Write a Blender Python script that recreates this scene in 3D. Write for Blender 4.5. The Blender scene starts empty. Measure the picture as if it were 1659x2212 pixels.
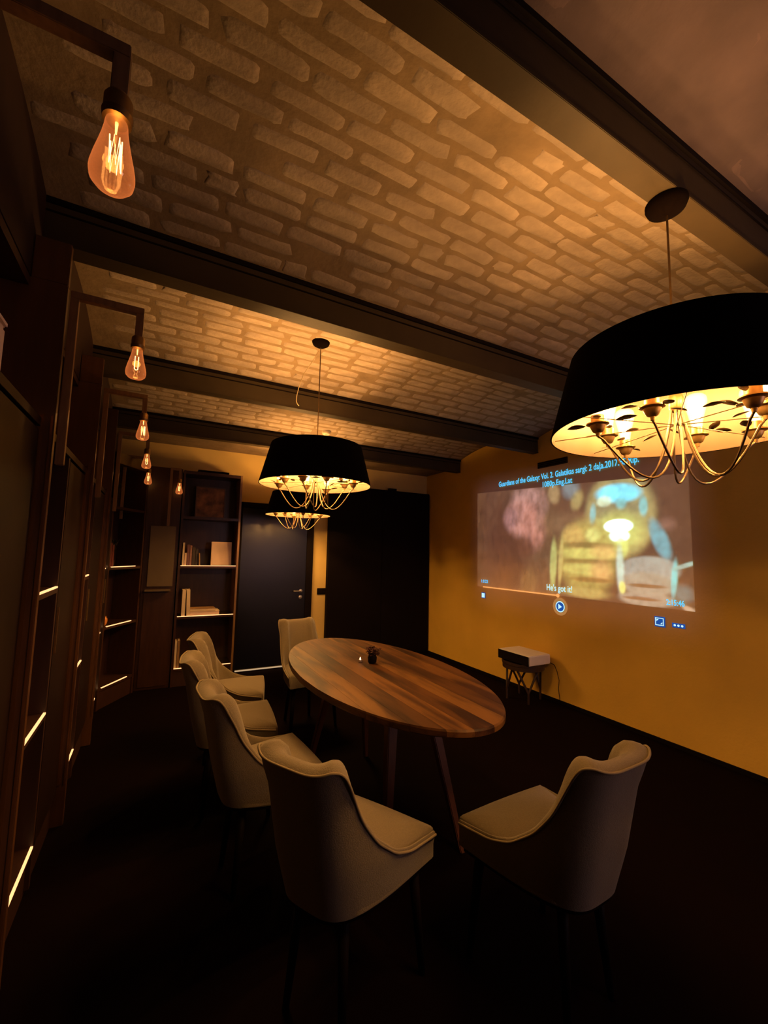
import bpy, bmesh, math, random
from mathutils import Vector, Matrix
random.seed(7)
PI = math.pi
scn = bpy.context.scene
COL = scn.collection

# ------------------------------------------------------------------ camera
cam_d = bpy.data.cameras.new('camera')
cam = bpy.data.objects.new('camera', cam_d)
COL.objects.link(cam)
cam_d.sensor_fit = 'HORIZONTAL'
cam_d.sensor_width = 36.0
cam_d.lens = 36.0 * 907.5 / 1659.0
cam_d.clip_start = 0.02
RT = Vector((0.88030822, -0.47394413, 0.02084211))
UP = Vector((-0.06461483, -0.07626054, 0.99499209))
FW = Vector((0.46998123, 0.87724643, 0.0977566))
cam.matrix_world = Matrix(((RT.x, UP.x, -FW.x, 0.0), (RT.y, UP.y, -FW.y, 0.0),
                           (RT.z, UP.z, -FW.z, 1.42), (0, 0, 0, 1)))
scn.camera = cam

# ------------------------------------------------------------------ world and exposure
world = bpy.data.worlds.new('world')
world.use_nodes = True
world.node_tree.nodes['Background'].inputs[0].default_value = (1.0, 0.60, 0.68, 1)   # dusk sky behind the window in the front wall
world.node_tree.nodes['Background'].inputs[1].default_value = 3.8
scn.world = world
vs = scn.view_settings
vs.view_transform = 'Standard'
vs.look = 'None'
vs.gamma = 1.0
vs.use_curve_mapping = False
vs.exposure = 0.0
CHANDELIER_W = 19.5       # watts per chandelier bulb
WALL_LAMP_W = 0.12       # watts per wall-lamp bulb
WARM = (1.0, 0.53, 0.17)

# ------------------------------------------------------------------ materials
MATS = {}
def mat(name, col, rough=0.6, metal=0.0, noise=0.0, nscale=20.0, bump=0.0, bscale=80.0,
        stretch=(1, 1, 1), rnd=0.0, spec=None, sheen=0.0, col2=None):
    if name in MATS:
        return MATS[name]
    m = bpy.data.materials.new(name)
    m.use_nodes = True
    nt = m.node_tree
    b = nt.nodes['Principled BSDF']
    b.inputs['Base Color'].default_value = (*col, 1)
    b.inputs['Roughness'].default_value = rough
    b.inputs['Metallic'].default_value = metal
    if spec is not None:
        b.inputs['Specular IOR Level'].default_value = spec
    if sheen:
        b.inputs['Sheen Weight'].default_value = sheen
    tc = nt.nodes.new('ShaderNodeTexCoord')
    mp = nt.nodes.new('ShaderNodeMapping')
    mp.inputs['Scale'].default_value = stretch
    nt.links.new(tc.outputs['Object'], mp.inputs['Vector'])
    last = None
    if noise or col2:
        n = nt.nodes.new('ShaderNodeTexNoise')
        n.inputs['Scale'].default_value = nscale
        n.inputs['Detail'].default_value = 5
        nt.links.new(mp.outputs['Vector'], n.inputs['Vector'])
        r = nt.nodes.new('ShaderNodeValToRGB')
        r.color_ramp.elements[0].position = 0.32
        r.color_ramp.elements[1].position = 0.68
        c2 = col2 if col2 else tuple(c * (1 - noise) for c in col)
        r.color_ramp.elements[0].color = (*c2, 1)
        r.color_ramp.elements[1].color = (*col, 1)
        nt.links.new(n.outputs['Fac'], r.inputs['Fac'])
        last = r.outputs['Color']
    if rnd:
        oi = nt.nodes.new('ShaderNodeObjectInfo')
        mr = nt.nodes.new('ShaderNodeMapRange')
        mr.inputs['To Min'].default_value = 1 - rnd
        mr.inputs['To Max'].default_value = 1 + rnd
        nt.links.new(oi.outputs['Random'], mr.inputs['Value'])
        vm = nt.nodes.new('ShaderNodeVectorMath')
        vm.operation = 'SCALE'
        if last is None:
            vm.inputs[0].default_value = col
        else:
            nt.links.new(last, vm.inputs[0])
        nt.links.new(mr.outputs['Result'], vm.inputs['Scale'])
        last = vm.outputs['Vector']
    if last is not None:
        nt.links.new(last, b.inputs['Base Color'])
    if bump:
        n2 = nt.nodes.new('ShaderNodeTexNoise')
        n2.inputs['Scale'].default_value = bscale
        n2.inputs['Detail'].default_value = 4
        nt.links.new(mp.outputs['Vector'], n2.inputs['Vector'])
        bp = nt.nodes.new('ShaderNodeBump')
        bp.inputs['Strength'].default_value = bump
        bp.inputs['Distance'].default_value = 0.01
        nt.links.new(n2.outputs['Fac'], bp.inputs['Height'])
        nt.links.new(bp.outputs['Normal'], b.inputs['Normal'])
    MATS[name] = m
    return m

def emis(name, col, strength):
    if name in MATS:
        return MATS[name]
    m = bpy.data.materials.new(name)
    m.use_nodes = True
    nt = m.node_tree
    nt.nodes.clear()
    o = nt.nodes.new('ShaderNodeOutputMaterial')
    e = nt.nodes.new('ShaderNodeEmission')
    e.inputs[0].default_value = (*col, 1)
    e.inputs[1].default_value = strength
    nt.links.new(e.outputs[0], o.inputs[0])
    MATS[name] = m
    return m

def glass(name, tint, gl=0.12, glow=None):
    """thin lamp glass: transparent, a little gloss, faintly tinted and glowing"""
    m = bpy.data.materials.new(name)
    m.use_nodes = True
    nt = m.node_tree
    nt.nodes.clear()
    o = nt.nodes.new('ShaderNodeOutputMaterial')
    t = nt.nodes.new('ShaderNodeBsdfTransparent')
    t.inputs[0].default_value = (*tint, 1)
    g = nt.nodes.new('ShaderNodeBsdfGlossy')
    g.inputs['Roughness'].default_value = 0.08
    g.inputs['Color'].default_value = (1, .8, .6, 1)
    mx = nt.nodes.new('ShaderNodeMixShader')
    mx.inputs[0].default_value = gl
    nt.links.new(t.outputs[0], mx.inputs[1])
    nt.links.new(g.outputs[0], mx.inputs[2])
    out = mx.outputs[0]
    if glow:
        lw = nt.nodes.new('ShaderNodeLayerWeight')
        lw.inputs[0].default_value = 0.35
        mul = nt.nodes.new('ShaderNodeMath'); mul.operation = 'MULTIPLY_ADD'
        nt.links.new(lw.outputs['Facing'], mul.inputs[0])
        mul.inputs[1].default_value = glow[3] * glow[4]
        mul.inputs[2].default_value = glow[3] * (1 - max(0, glow[4]) * .4)
        e = nt.nodes.new('ShaderNodeEmission')
        e.inputs[0].default_value = (*glow[:3], 1)
        nt.links.new(mul.outputs[0], e.inputs[1])
        a = nt.nodes.new('ShaderNodeAddShader')
        nt.links.new(out, a.inputs[0])
        nt.links.new(e.outputs[0], a.inputs[1])
        out = a.outputs[0]
    nt.links.new(out, o.inputs[0])
    return m

M_WALL = mat('ochre_wall_paint', (0.80, 0.50, 0.07), 0.75, noise=0.10, nscale=2.5, bump=0.15, bscale=60)
M_PLASTER_DIM = mat('dimmed_pinkish_plaster', (0.075, 0.050, 0.062), 0.92, noise=0.35, nscale=5, bump=0.6, bscale=14)  # front bay: smeared pinkish plaster, darkened to stand for dimmer light there
M_BRICKP_DIM = mat('dimmed_plastered_brick', (0.100, 0.066, 0.078), 0.92, noise=0.3, nscale=8, bump=0.6, bscale=20, rnd=0.06)  # front bay bricks under plaster, dim light put into their colour too
M_BACKWALL = mat('pale_ochre_paint', (0.66, 0.47, 0.15), 0.8, noise=0.10, nscale=2.5, bump=0.15, bscale=60)
M_MORTAR = mat('vault_plaster', (0.230, 0.160, 0.098), 0.9, noise=0.25, nscale=9, bump=0.5, bscale=30)
M_BRICK = mat('limewashed_brick', (0.345, 0.268, 0.215), 0.9, noise=0.25, nscale=14, bump=0.5, bscale=45, rnd=0.12)
M_BEAM = mat('beam_paint', (0.044, 0.030, 0.015), 0.55, noise=0.2, nscale=6, bump=0.1, bscale=30, spec=0.22)
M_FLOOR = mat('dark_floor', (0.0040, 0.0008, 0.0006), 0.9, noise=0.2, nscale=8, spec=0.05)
M_DARKWOOD = mat('dark_reddish_wood', (0.052, 0.020, 0.009), 0.33, noise=0.35, nscale=5, stretch=(8, 8, 1), bump=0.05)
M_FASCIA = mat('fascia_wood', (0.028, 0.010, 0.006), 0.55, noise=0.3, nscale=5, stretch=(8, 8, 1))
M_FIN = mat('upright_wood', (0.115, 0.048, 0.018), 0.30, noise=0.3, nscale=5, stretch=(8, 8, 1), bump=0.05)
M_INLAY = mat('bronze_inlay', (0.30, 0.13, 0.04), 0.22, metal=0.7, noise=0.2, nscale=6, stretch=(8, 8, 1))
M_DOORW = mat('cabinet_door_wood', (0.016, 0.006, 0.0035), 0.45, noise=0.3, nscale=5, stretch=(8, 8, 1), spec=0.25)
M_NICHE = mat('niche_wood', (0.040, 0.013, 0.007), 0.5, noise=0.3, nscale=5, stretch=(8, 8, 1))
M_LAMPROD = mat('lamp_rod_wood', (0.27, 0.145, 0.06), 0.33, noise=0.3, nscale=12, stretch=(6, 6, 1))
M_BRASS = mat('aged_brass', (0.42, 0.26, 0.10), 0.38, metal=0.85, noise=0.25, nscale=60)
M_BRONZE = mat('dark_bronze', (0.10, 0.055, 0.022), 0.5, metal=0.5, noise=0.3, nscale=60)
M_ARM = mat('chandelier_arm_metal', (0.15, 0.097, 0.05), 0.4, metal=0.8)
M_SHADE = mat('black_shade_fabric', (0.003, 0.001, 0.0008), 0.95, noise=0.3, nscale=200, spec=0.05)
M_GOLD = mat('gold_shade_lining', (0.085, 0.052, 0.028), 0.6, metal=0.0, noise=0.12, nscale=6)
M_BLACK = mat('matt_black', (0.004, 0.0012, 0.001), 0.8, noise=0.2, nscale=50, spec=0.15)
M_DOOR = mat('black_door', (0.004, 0.004, 0.008), 0.30, noise=0.2, nscale=4, spec=0.5)
M_STEEL = mat('steel', (0.62, 0.56, 0.50), 0.3, metal=0.9, noise=0.05)
M_FABRIC = mat('beige_chair_fabric', (0.205, 0.160, 0.092), 0.95, noise=0.16, nscale=180, bump=0.25, bscale=300, sheen=0.25)
M_PIPING = mat('chair_piping', (0.27, 0.21, 0.12), 0.9, noise=0.1, nscale=200)
M_LEG = mat('dark_chair_leg', (0.006, 0.0025, 0.0015), 0.6, noise=0.2, nscale=20, spec=0.1)
M_TLEG = mat('table_leg_wood', (0.13, 0.045, 0.015), 0.4, noise=0.35, nscale=10, stretch=(5, 5, 1))
M_PROJ = mat('projector_white', (0.85, 0.80, 0.78), 0.45, noise=0.06, nscale=8)
M_STOOL = mat('stool_wood', (0.035, 0.016, 0.009), 0.5, noise=0.3, nscale=30)
M_PAPER = mat('cream_paper', (0.78, 0.62, 0.42), 0.8, noise=0.08, nscale=30)
M_PAPER2 = mat('pinkish_cover', (0.80, 0.58, 0.44), 0.8, noise=0.10, nscale=9)
M_BOOK_A = mat('plum_book_cover', (0.20, 0.09, 0.10), 0.6, noise=0.2, nscale=30)
M_BOOK_B = mat('dark_book_cover', (0.05, 0.035, 0.03), 0.6, noise=0.2, nscale=30)
M_BOOK_C = mat('rose_book_cover', (0.32, 0.16, 0.13), 0.6, noise=0.2, nscale=30)
M_BOOK_D = mat('tan_book_cover', (0.35, 0.20, 0.08), 0.6, noise=0.2, nscale=30)
M_RED = mat('red_book_cover', (0.16, 0.02, 0.015), 0.6, noise=0.2, nscale=30)
M_FRAME = mat('picture_frame', (0.10, 0.055, 0.04), 0.5, noise=0.2, nscale=30)
M_AMBER = mat('amber_ceramic', (0.75, 0.28, 0.05), 0.35, noise=0.15, nscale=20)
M_LEAFG = mat('dark_foliage', (0.035, 0.045, 0.012), 0.6, noise=0.3, nscale=40)
M_DRY = mat('dried_flowers', (0.075, 0.022, 0.012), 0.8, noise=0.4, nscale=60)
M_CORD = mat('pale_cord', (0.72, 0.58, 0.36), 0.6, noise=0.1)
M_WHITEP = mat('white_plastic', (0.66, 0.55, 0.42), 0.5, noise=0.05)
M_LED = emis('led_warm', (1.0, 0.46, 0.18), 2.0)
M_GAP = emis('door_gap_light', (1.0, 0.66, 0.36), 0.55)
M_FIL = emis('filament_glow', (1.0, 0.62, 0.26), 7.0)
M_FILC = emis('chandelier_filament_glow', (1.0, 0.66, 0.28), 16.0)
M_BULB = glass('amber_bulb_glass', (1.0, 0.74, 0.50), 0.10, (1.0, 0.27, 0.07, 0.22, 0.9))
M_BULBC = glass('chandelier_bulb_glass', (1.0, 0.93, 0.80), 0.08, (1.0, 0.60, 0.22, 2.6, -0.85))

M_PANE = glass('window_glass', (.92, .92, .92), .05)

# ------------------------------------------------------------------ helpers
def tag(o, label=None, cat=None, group=None, kind=None):
    if label: o['label'] = label
    if cat: o['category'] = cat
    if group: o['group'] = group
    if kind: o['kind'] = kind
    return o

def link(name, me, m=None, parent=None, loc=(0, 0, 0), rot=(0, 0, 0)):
    o = bpy.data.objects.new(name, me)
    COL.objects.link(o)
    if m is not None and not me.materials:
        me.materials.append(m)
    if parent is not None:
        o.parent = parent
    o.location = loc
    o.rotation_euler = rot
    return o

def thing(name, label, cat, loc=(0, 0, 0), rz=0, group=None):
    o = bpy.data.objects.new(name, None)
    o.empty_display_size = 0.1
    COL.objects.link(o)
    o.location = loc
    o.rotation_euler = (0, 0, rz)
    tag(o, label, cat, group)
    return o

def mesh_of(name, verts, faces, smooth=False):
    me = bpy.data.meshes.new(name)
    me.from_pydata([tuple(v) for v in verts], [], faces)
    if smooth:
        me.polygons.foreach_set('use_smooth', [True] * len(me.polygons))
    me.update()
    return me

class MB:
    def __init__(s): s.v = []; s.f = []
    def add(s, vs, fs):
        n = len(s.v); s.v += [tuple(x) for x in vs]; s.f += [tuple(i + n for i in f) for f in fs]; return s
    def box(s, x0, x1, y0, y1, z0, z1):
        v = [(x, y, z) for x in (x0, x1) for y in (y0, y1) for z in (z0, z1)]
        return s.add(v, [(0, 1, 3, 2), (4, 6, 7, 5), (0, 4, 5, 1), (2, 3, 7, 6), (0, 2, 6, 4), (1, 5, 7, 3)])
    def lathe(s, prof, n=24, c=(0, 0, 0), cap=True):
        vs = []; fs = []
        for r, z in prof:
            for i in range(n):
                a = 2 * PI * i / n
                vs.append((c[0] + r * math.cos(a), c[1] + r * math.sin(a), c[2] + z))
        k = len(prof)
        for j in range(k - 1):
            for i in range(n):
                a, b = j * n + i, j * n + (i + 1) % n
                fs.append((a, b, b + n, a + n))
        if cap:
            fs.append(tuple(range(n - 1, -1, -1)))
            fs.append(tuple((k - 1) * n + i for i in range(n)))
        return s.add(vs, fs)
    def tube(s, pts, r, n=8, cap=True, r2=None):
        pts = [Vector(p) for p in pts]
        vs = []; fs = []
        up = Vector((0, 0, 1))
        t0 = (pts[1] - pts[0]).normalized()
        if abs(t0.dot(up)) > 0.95: up = Vector((1, 0, 0))
        nrm = t0.cross(up).normalized()
        for k, p in enumerate(pts):
            t = (pts[min(k + 1, len(pts) - 1)] - pts[max(k - 1, 0)]).normalized()
            nrm = (nrm - t * nrm.dot(t)).normalized()
            b = t.cross(nrm)
            rr = r if r2 is None else r + (r2 - r) * k / (len(pts) - 1)
            for i in range(n):
                a = 2 * PI * i / n
                vs.append(p + nrm * (rr * math.cos(a)) + b * (rr * math.sin(a)))
        for k in range(len(pts) - 1):
            for i in range(n):
                a, b = k * n + i, k * n + (i + 1) % n
                fs.append((a, b, b + n, a + n))
        if cap:
            fs.append(tuple(range(n - 1, -1, -1)))
            fs.append(tuple((len(pts) - 1) * n + i for i in range(n)))
        return s.add(vs, fs)
    def mesh(s, name, smooth=False):
        return mesh_of(name, s.v, s.f, smooth)
    def obj(s, name, m, parent=None, smooth=False, bevel=0.0, loc=(0, 0, 0), rot=(0, 0, 0)):
        me = s.mesh(name, smooth)
        if bevel:
            bm = bmesh.new(); bm.from_mesh(me)
            bmesh.ops.bevel(bm, geom=bm.edges[:], offset=bevel, segments=2, affect='EDGES', clamp_overlap=True)
            bm.to_mesh(me); bm.free()
        if smooth:
            fix_smooth(me)
        return link(name, me, m, parent, loc, rot)

def fix_smooth(me, ang=40):
    me.polygons.foreach_set('use_smooth', [True] * len(me.polygons))
    bm = bmesh.new(); bm.from_mesh(me)
    bmesh.ops.recalc_face_normals(bm, faces=bm.faces[:])
    for e in bm.edges:
        if len(e.link_faces) == 2 and e.calc_face_angle(0) > math.radians(ang):
            e.smooth = False
    bm.to_mesh(me); bm.free()

def part(name, x0, x1, y0, y1, z0, z1, m, parent=None, bevel=0.0):
    return MB().box(x0, x1, y0, y1, z0, z1).obj(name, m, parent, bevel=bevel)

def copy_tree(o, parent=None):
    c = o.copy()
    COL.objects.link(c)
    c.parent = parent
    for ch in list(o.children):
        copy_tree(ch, c)
    return c

# ------------------------------------------------------------------ room shell
XL, XR, YB, YF = -0.78, 3.56, 5.28, -1.15
ZT = 2.70                       # spring line of the vaults
RISE = 0.09
def struct(o): o['kind'] = 'structure'; return o
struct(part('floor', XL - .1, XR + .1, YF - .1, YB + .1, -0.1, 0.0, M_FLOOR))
struct(part('wall_left', XL - .1, XL, YF - .1, YB + .1, 0.0, 3.0, M_FASCIA))
struct(part('wall_right', XR, XR + .1, YF - .1, YB + .1, 0.0, 3.0, M_WALL))
struct(part('wall_back', XL, XR, YB, YB + .1, 0.0, 3.0, M_BACKWALL))
WX0, WX1, WZ0, WZ1 = 1.95, 3.30, 0.95, 2.20          # window behind the camera
struct(MB().box(XL, WX0, YF - .1, YF, 0, 3).box(WX1, XR, YF - .1, YF, 0, 3).box(WX0, WX1, YF - .1, YF, 0, WZ0).box(WX0, WX1, YF - .1, YF, WZ1, 3).obj('wall_front', M_FASCIA))
wt = struct(thing('window_1', 'dark framed window in the wall behind the camera', 'window', ((WX0 + WX1) / 2, YF - .05, WZ0)))
ww = (WX1 - WX0) / 2
for x0_, x1_, z0_, z1_ in ((-ww, -ww + .05, 0, WZ1 - WZ0), (ww - .05, ww, 0, WZ1 - WZ0), (-ww + .05, ww - .05, 0, .05), (-ww + .05, ww - .05, WZ1 - WZ0 - .05, WZ1 - WZ0), (-.025, .025, .05, WZ1 - WZ0 - .05)):
    part('window_frame', x0_, x1_, -.03, .03, z0_, z1_, M_BLACK, wt)
for x0_, x1_ in ((-ww + .05, -.025), (.025, ww - .05)):
    part('pane', x0_, x1_, -.003, .003, .05, WZ1 - WZ0 - .05, M_PANE, wt)
struct(part('baseboard_right', XR - .012, XR, YF, 5.20, 0.0, 0.03, M_BLACK))
# dark boxed-out fascia above the left bookcases, up to the vaults
struct(part('trim_1', XL, -0.44, YF, YB, 2.34, 2.85, M_FASCIA))
# flat plastered strip between the last beam and the back wall
struct(part('trim_2', -0.44, XR, 4.54, YB, 2.60, 2.70, M_MORTAR))

# vaulted ceiling: one curved plaster shell per bay between the beams
BEAMS = [(0.614, 0.69), (1.85, 1.938), (3.137, 3.215), (4.46, 4.54)]
BAYS = [(-1.15, 0.614, 0.11), (0.69, 1.85, RISE), (1.938, 3.137, RISE), (3.215, 4.46, RISE)]
def vz(bay, y):
    a, b, r = bay
    m, h = (a + b) / 2, (b - a) / 2
    return ZT + r * (1 - ((y - m) / h) ** 2)
mb = MB()
for bay in BAYS:
    a, b, r = bay
    n = 28
    vs = []
    for i in range(n + 1):
        y = a + (b - a) * i / n
        z = vz(bay, y)
        vs += [(-0.46, y, z), (XR + .02, y, z), (-0.46, y, z + 0.03), (XR + .02, y, z + 0.03)]
    fs = []
    for i in range(n):
        k = 4 * i
        fs += [(k, k + 4, k + 5, k + 1), (k + 2, k + 3, k + 7, k + 6)]
    fs += [(0, 1, 3, 2), (4 * n, 4 * n + 2, 4 * n + 3, 4 * n + 1)]
    mb.add(vs, fs)
ceiling = struct(mb.obj('ceiling', M_MORTAR, smooth=True))
ceiling.data.materials.append(M_PLASTER_DIM)
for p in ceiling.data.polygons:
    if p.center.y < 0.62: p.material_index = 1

# bricks of the vaults: lime-washed, slightly proud of the smeared mortar
def brick_mesh(k):
    rr = random.Random(100 + k)
    L, W = 0.119, 0.0378
    if k >= 7: L = 0.058
    ring = []
    n = 12
    for i in range(n):
        a = 2 * PI * i / n + 0.13
        ca, sa = math.cos(a), math.sin(a)
        p = 0.36
        x = L * math.copysign(abs(ca) ** p, ca) + rr.uniform(-.009, .009)
        y = W * math.copysign(abs(sa) ** p, sa) + rr.uniform(-.0055, .0055)
        ring.append((x, y))
    vs = [(x * 1.015, y * 1.04, 0.004) for x, y in ring] + \
         [(x * 0.96, y * 0.84, -0.0016 + rr.uniform(-.0005, .0005)) for x, y in ring] + \
         [(x * 0.80, y * 0.5, -0.0030 + rr.uniform(-.0006, .0006)) for x, y in ring]
    fs = []
    for j in (0, n):
        for i in range(n):
            fs.append((j + i, j + (i + 1) % n, j + n + (i + 1) % n, j + n + i))
    fs.append(tuple(2 * n + i for i in range(n)))
    me = mesh_of('brick', vs, fs, True)
    bm = bmesh.new(); bm.from_mesh(me)
    bmesh.ops.recalc_face_normals(bm, faces=bm.faces[:])
    # open shell: make sure the broad face looks down
    f = max(bm.faces, key=lambda q: q.calc_area())
    if f.normal.z > 0:
        bmesh.ops.reverse_faces(bm, faces=bm.faces[:])
    bm.to_mesh(me); bm.free()
    me.materials.append(M_BRICK)
    return me
BR = [brick_mesh(k) for k in range(9)]
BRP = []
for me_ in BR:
    c_ = me_.copy(); c_.materials.clear(); c_.materials.append(M_BRICKP_DIM); BRP.append(c_)
cands = []
for bi, bay in enumerate(BAYS):
    a, b, r = bay
    rows = int(round((b - a) / 0.0845))
    pitch = (b - a) / rows
    for j in range(rows):
        y = a + pitch * (j + .5)
        if bi == 0 and y < -0.35:
            continue
        m_, h_ = (a + b) / 2, (b - a) / 2
        slope = -2 * r * (y - m_) / (h_ * h_)
        x = -0.46 + (0.125 if j % 2 else 0.0) + random.uniform(-.03, .03)
        while x < XR - 0.13:
            half = random.random() < 0.07
            ln = 0.125 if half else 0.25
            cx = x + ln / 2
            x += ln * random.uniform(.985, 1.03)
            if cx < -0.33: continue
            if random.random() < (0.72 if bi == 0 else 0.035):
                continue                      # smeared over with plaster
            yy = y + random.uniform(-.005, .005)
            off = random.uniform(0.0, .0018) + (0.0025 if bi == 0 else 0)
            mi = random.choice([7, 8]) if half else random.randrange(7)
            M = (Matrix.Translation((cx, yy, vz(bay, yy) + off)) @
                 Matrix.Rotation(math.atan(slope), 4, 'X') @
                 Matrix.Rotation(random.gauss(0, .022) + (PI if random.random() < .5 else 0), 4, 'Z') @
                 Matrix.Diagonal((random.uniform(.93, 1.03), random.uniform(.88, 1.08), 1, 1)))
            d = Vector((cx, yy, vz(bay, yy) - 1.42))
            dep = d.dot(FW)
            vis = dep > .2 and abs(d.dot(RT) / dep) < 0.93 and abs(d.dot(UP) / dep) < 1.24
            cands.append((d.length if vis else 100 + d.length, mi, M))
cands.sort(key=lambda t: t[0])
for _, mi, M in cands[:300]:
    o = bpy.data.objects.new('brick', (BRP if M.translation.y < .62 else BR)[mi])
    COL.objects.link(o)
    o.parent = ceiling
    o.matrix_local = M
for sel, mt in ((True, M_BRICKP_DIM), (False, M_BRICK)):
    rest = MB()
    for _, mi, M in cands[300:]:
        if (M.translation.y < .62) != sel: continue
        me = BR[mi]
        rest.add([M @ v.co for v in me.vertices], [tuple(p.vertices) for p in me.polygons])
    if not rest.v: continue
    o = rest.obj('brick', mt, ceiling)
    o.data.polygons.foreach_set('use_smooth', [True] * len(o.data.polygons))
    o['kind'] = 'stuff'

# beams: boxed steel joists with a lower flange lip and a shadow strip along the top
WHERE = ['nearest the camera, running above the big black chandelier', 'second from the camera, behind the big vaulted brick bay',
         'third from the camera, behind the middle chandelier cable', 'farthest from the camera, in front of the back wall']
for (a, b), wh in zip(BEAMS, WHERE):
    t = thing('ceiling_beam', 'dark brown boxed ceiling beam ' + wh, 'beam', (1.56, (a + b) / 2, 2.53), group='beams between the brick vaults')
    h = (b - a) / 2
    x1 = XR - 1.56
    part('web', -2.02, x1 - .006, -h + .006, h - .006, 0.006, 0.165, M_BEAM, t)
    part('flange', -2.02, x1 - .004, -h, h, 0.0, 0.010, M_BEAM, t, bevel=.0015)
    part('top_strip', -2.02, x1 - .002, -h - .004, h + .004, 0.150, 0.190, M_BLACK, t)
    MB().box(-2.02, x1 - .01, -h + .002, -h + .0065, .118, .124).obj('seam', M_BLACK, t)

# ------------------------------------------------------------------ door, switch, black panel, vent, detector
t = struct(thing('door_1', 'black glossy interior door in black frame beside back bookcase', 'door', (1.33, YB, 0)))
part('door_leaf', -0.45, 0.36, -0.045, -0.008, 0.035, 1.935, M_DOOR, t, bevel=.002)
MB().box(-.50, -.45, -.06, 0, 0, 2.0).obj('door_frame', M_BLACK, t)
MB().box(.36, .445, -.06, 0, 0, 2.0).obj('door_frame', M_BLACK, t)
MB().box(-.50, .445, -.06, 0, 1.94, 2.0).obj('door_frame', M_BLACK, t)
part('light_gap', -.45, .36, -.05, -.035, 0.014, 0.026, M_GAP, t)['label'] = 'thin bright gap under the door'
hd = MB().lathe([(.022, 0), (.022, .008), (.012, .010), (.010, .035)], 20).obj('door_handle', M_STEEL, t, smooth=True, loc=(.30, -.045, .925), rot=(PI / 2, 0, 0))
MB().tube([(0, 0, .035), (-.02, 0, .040), (-.10, 0, .040)], .008, 10).obj('lever', M_STEEL, hd, smooth=True)
MB().lathe([(.022, 0), (.022, .008), (.016, .010), (.008, .011)], 20).obj('lock_rosette', M_STEEL, t, smooth=True, loc=(.30, -.045, .85), rot=(PI / 2, 0, 0))

t = thing('wall_switch', 'black double wall switch plate on yellow strip between door and black panel', 'switch', (1.93, YB - .006, .91))
part('plate', -.065, .075, -.006, .006, -.04, .04, M_BLACK, t, bevel=.002)
part('rocker', -.055, .002, -.010, -.005, -.028, .028, M_BLACK, t, bevel=.001)
part('rocker', .008, .065, -.010, -.005, -.028, .028, M_BLACK, t, bevel=.001)

t = thing('black_panel', 'tall black wardrobe panel filling the back right corner', 'panel', (2.76, 5.215, 0))
part('panel_body', -.785, .79, -.02, .055, 0, 2.315, M_BLACK, t, bevel=.004)
part('panel_door', -.78, -.002, -.032, -.019, .04, 2.30, M_BLACK, t, bevel=.002)
part('panel_door', .002, .785, -.032, -.019, .04, 2.30, M_BLACK, t, bevel=.002)
part('top_bracket', .10, .22, -.03, .02, 2.315, 2.345, M_BLACK, t, bevel=.003)

t = thing('wall_vent', 'slim dark slot vent high on the ochre wall above the projection', 'vent', (XR - .003, 2.96, 2.39))
MB().box(-.012, .003, -.185, .185, -.032, .032).obj('vent_frame', M_BEAM, t, bevel=.002)
for k in range(3):
    MB().box(-.016, -.010, -.172, .172, -.022 + k * .018, -.012 + k * .018).obj('slat', M_BLACK, t)

t = thing('smoke_detector', 'small round pale smoke detector on the brick ceiling behind the middle chandelier cable', 'detector', (1.56, 4.30, vz(BAYS[3], 4.30)))
MB().lathe([(.03, -.035), (.042, -.028), (.048, -.012), (.05, 0.004)], 28).obj('housing', M_WHITEP, t, smooth=True)
MB().lathe([(.012, -.040), (.016, -.034), (.016, -.030)], 16).obj('sensor_cap', M_WHITEP, t, smooth=True)

# ------------------------------------------------------------------ lamps: bulbs
def bulb_profile(L, R):
    P = [(.46, 0), (.50, .05), (.53, .13), (.61, .26), (.74, .42), (.88, .58), (.98, .72), (1.0, .80), (.94, .89), (.72, .96), (.36, .995), (.05, 1.0)]
    return [(R * a, L * b) for a, b in P]
def add_light(parent, loc, watts, r=.012):
    d = bpy.data.lights.new('bulb_light', 'POINT')
    d.energy = watts
    d.color = WARM
    d.shadow_soft_size = r
    o = bpy.data.objects.new('bulb_light', d)
    COL.objects.link(o)
    o.parent = parent
    o.location = loc
    return o

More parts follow.
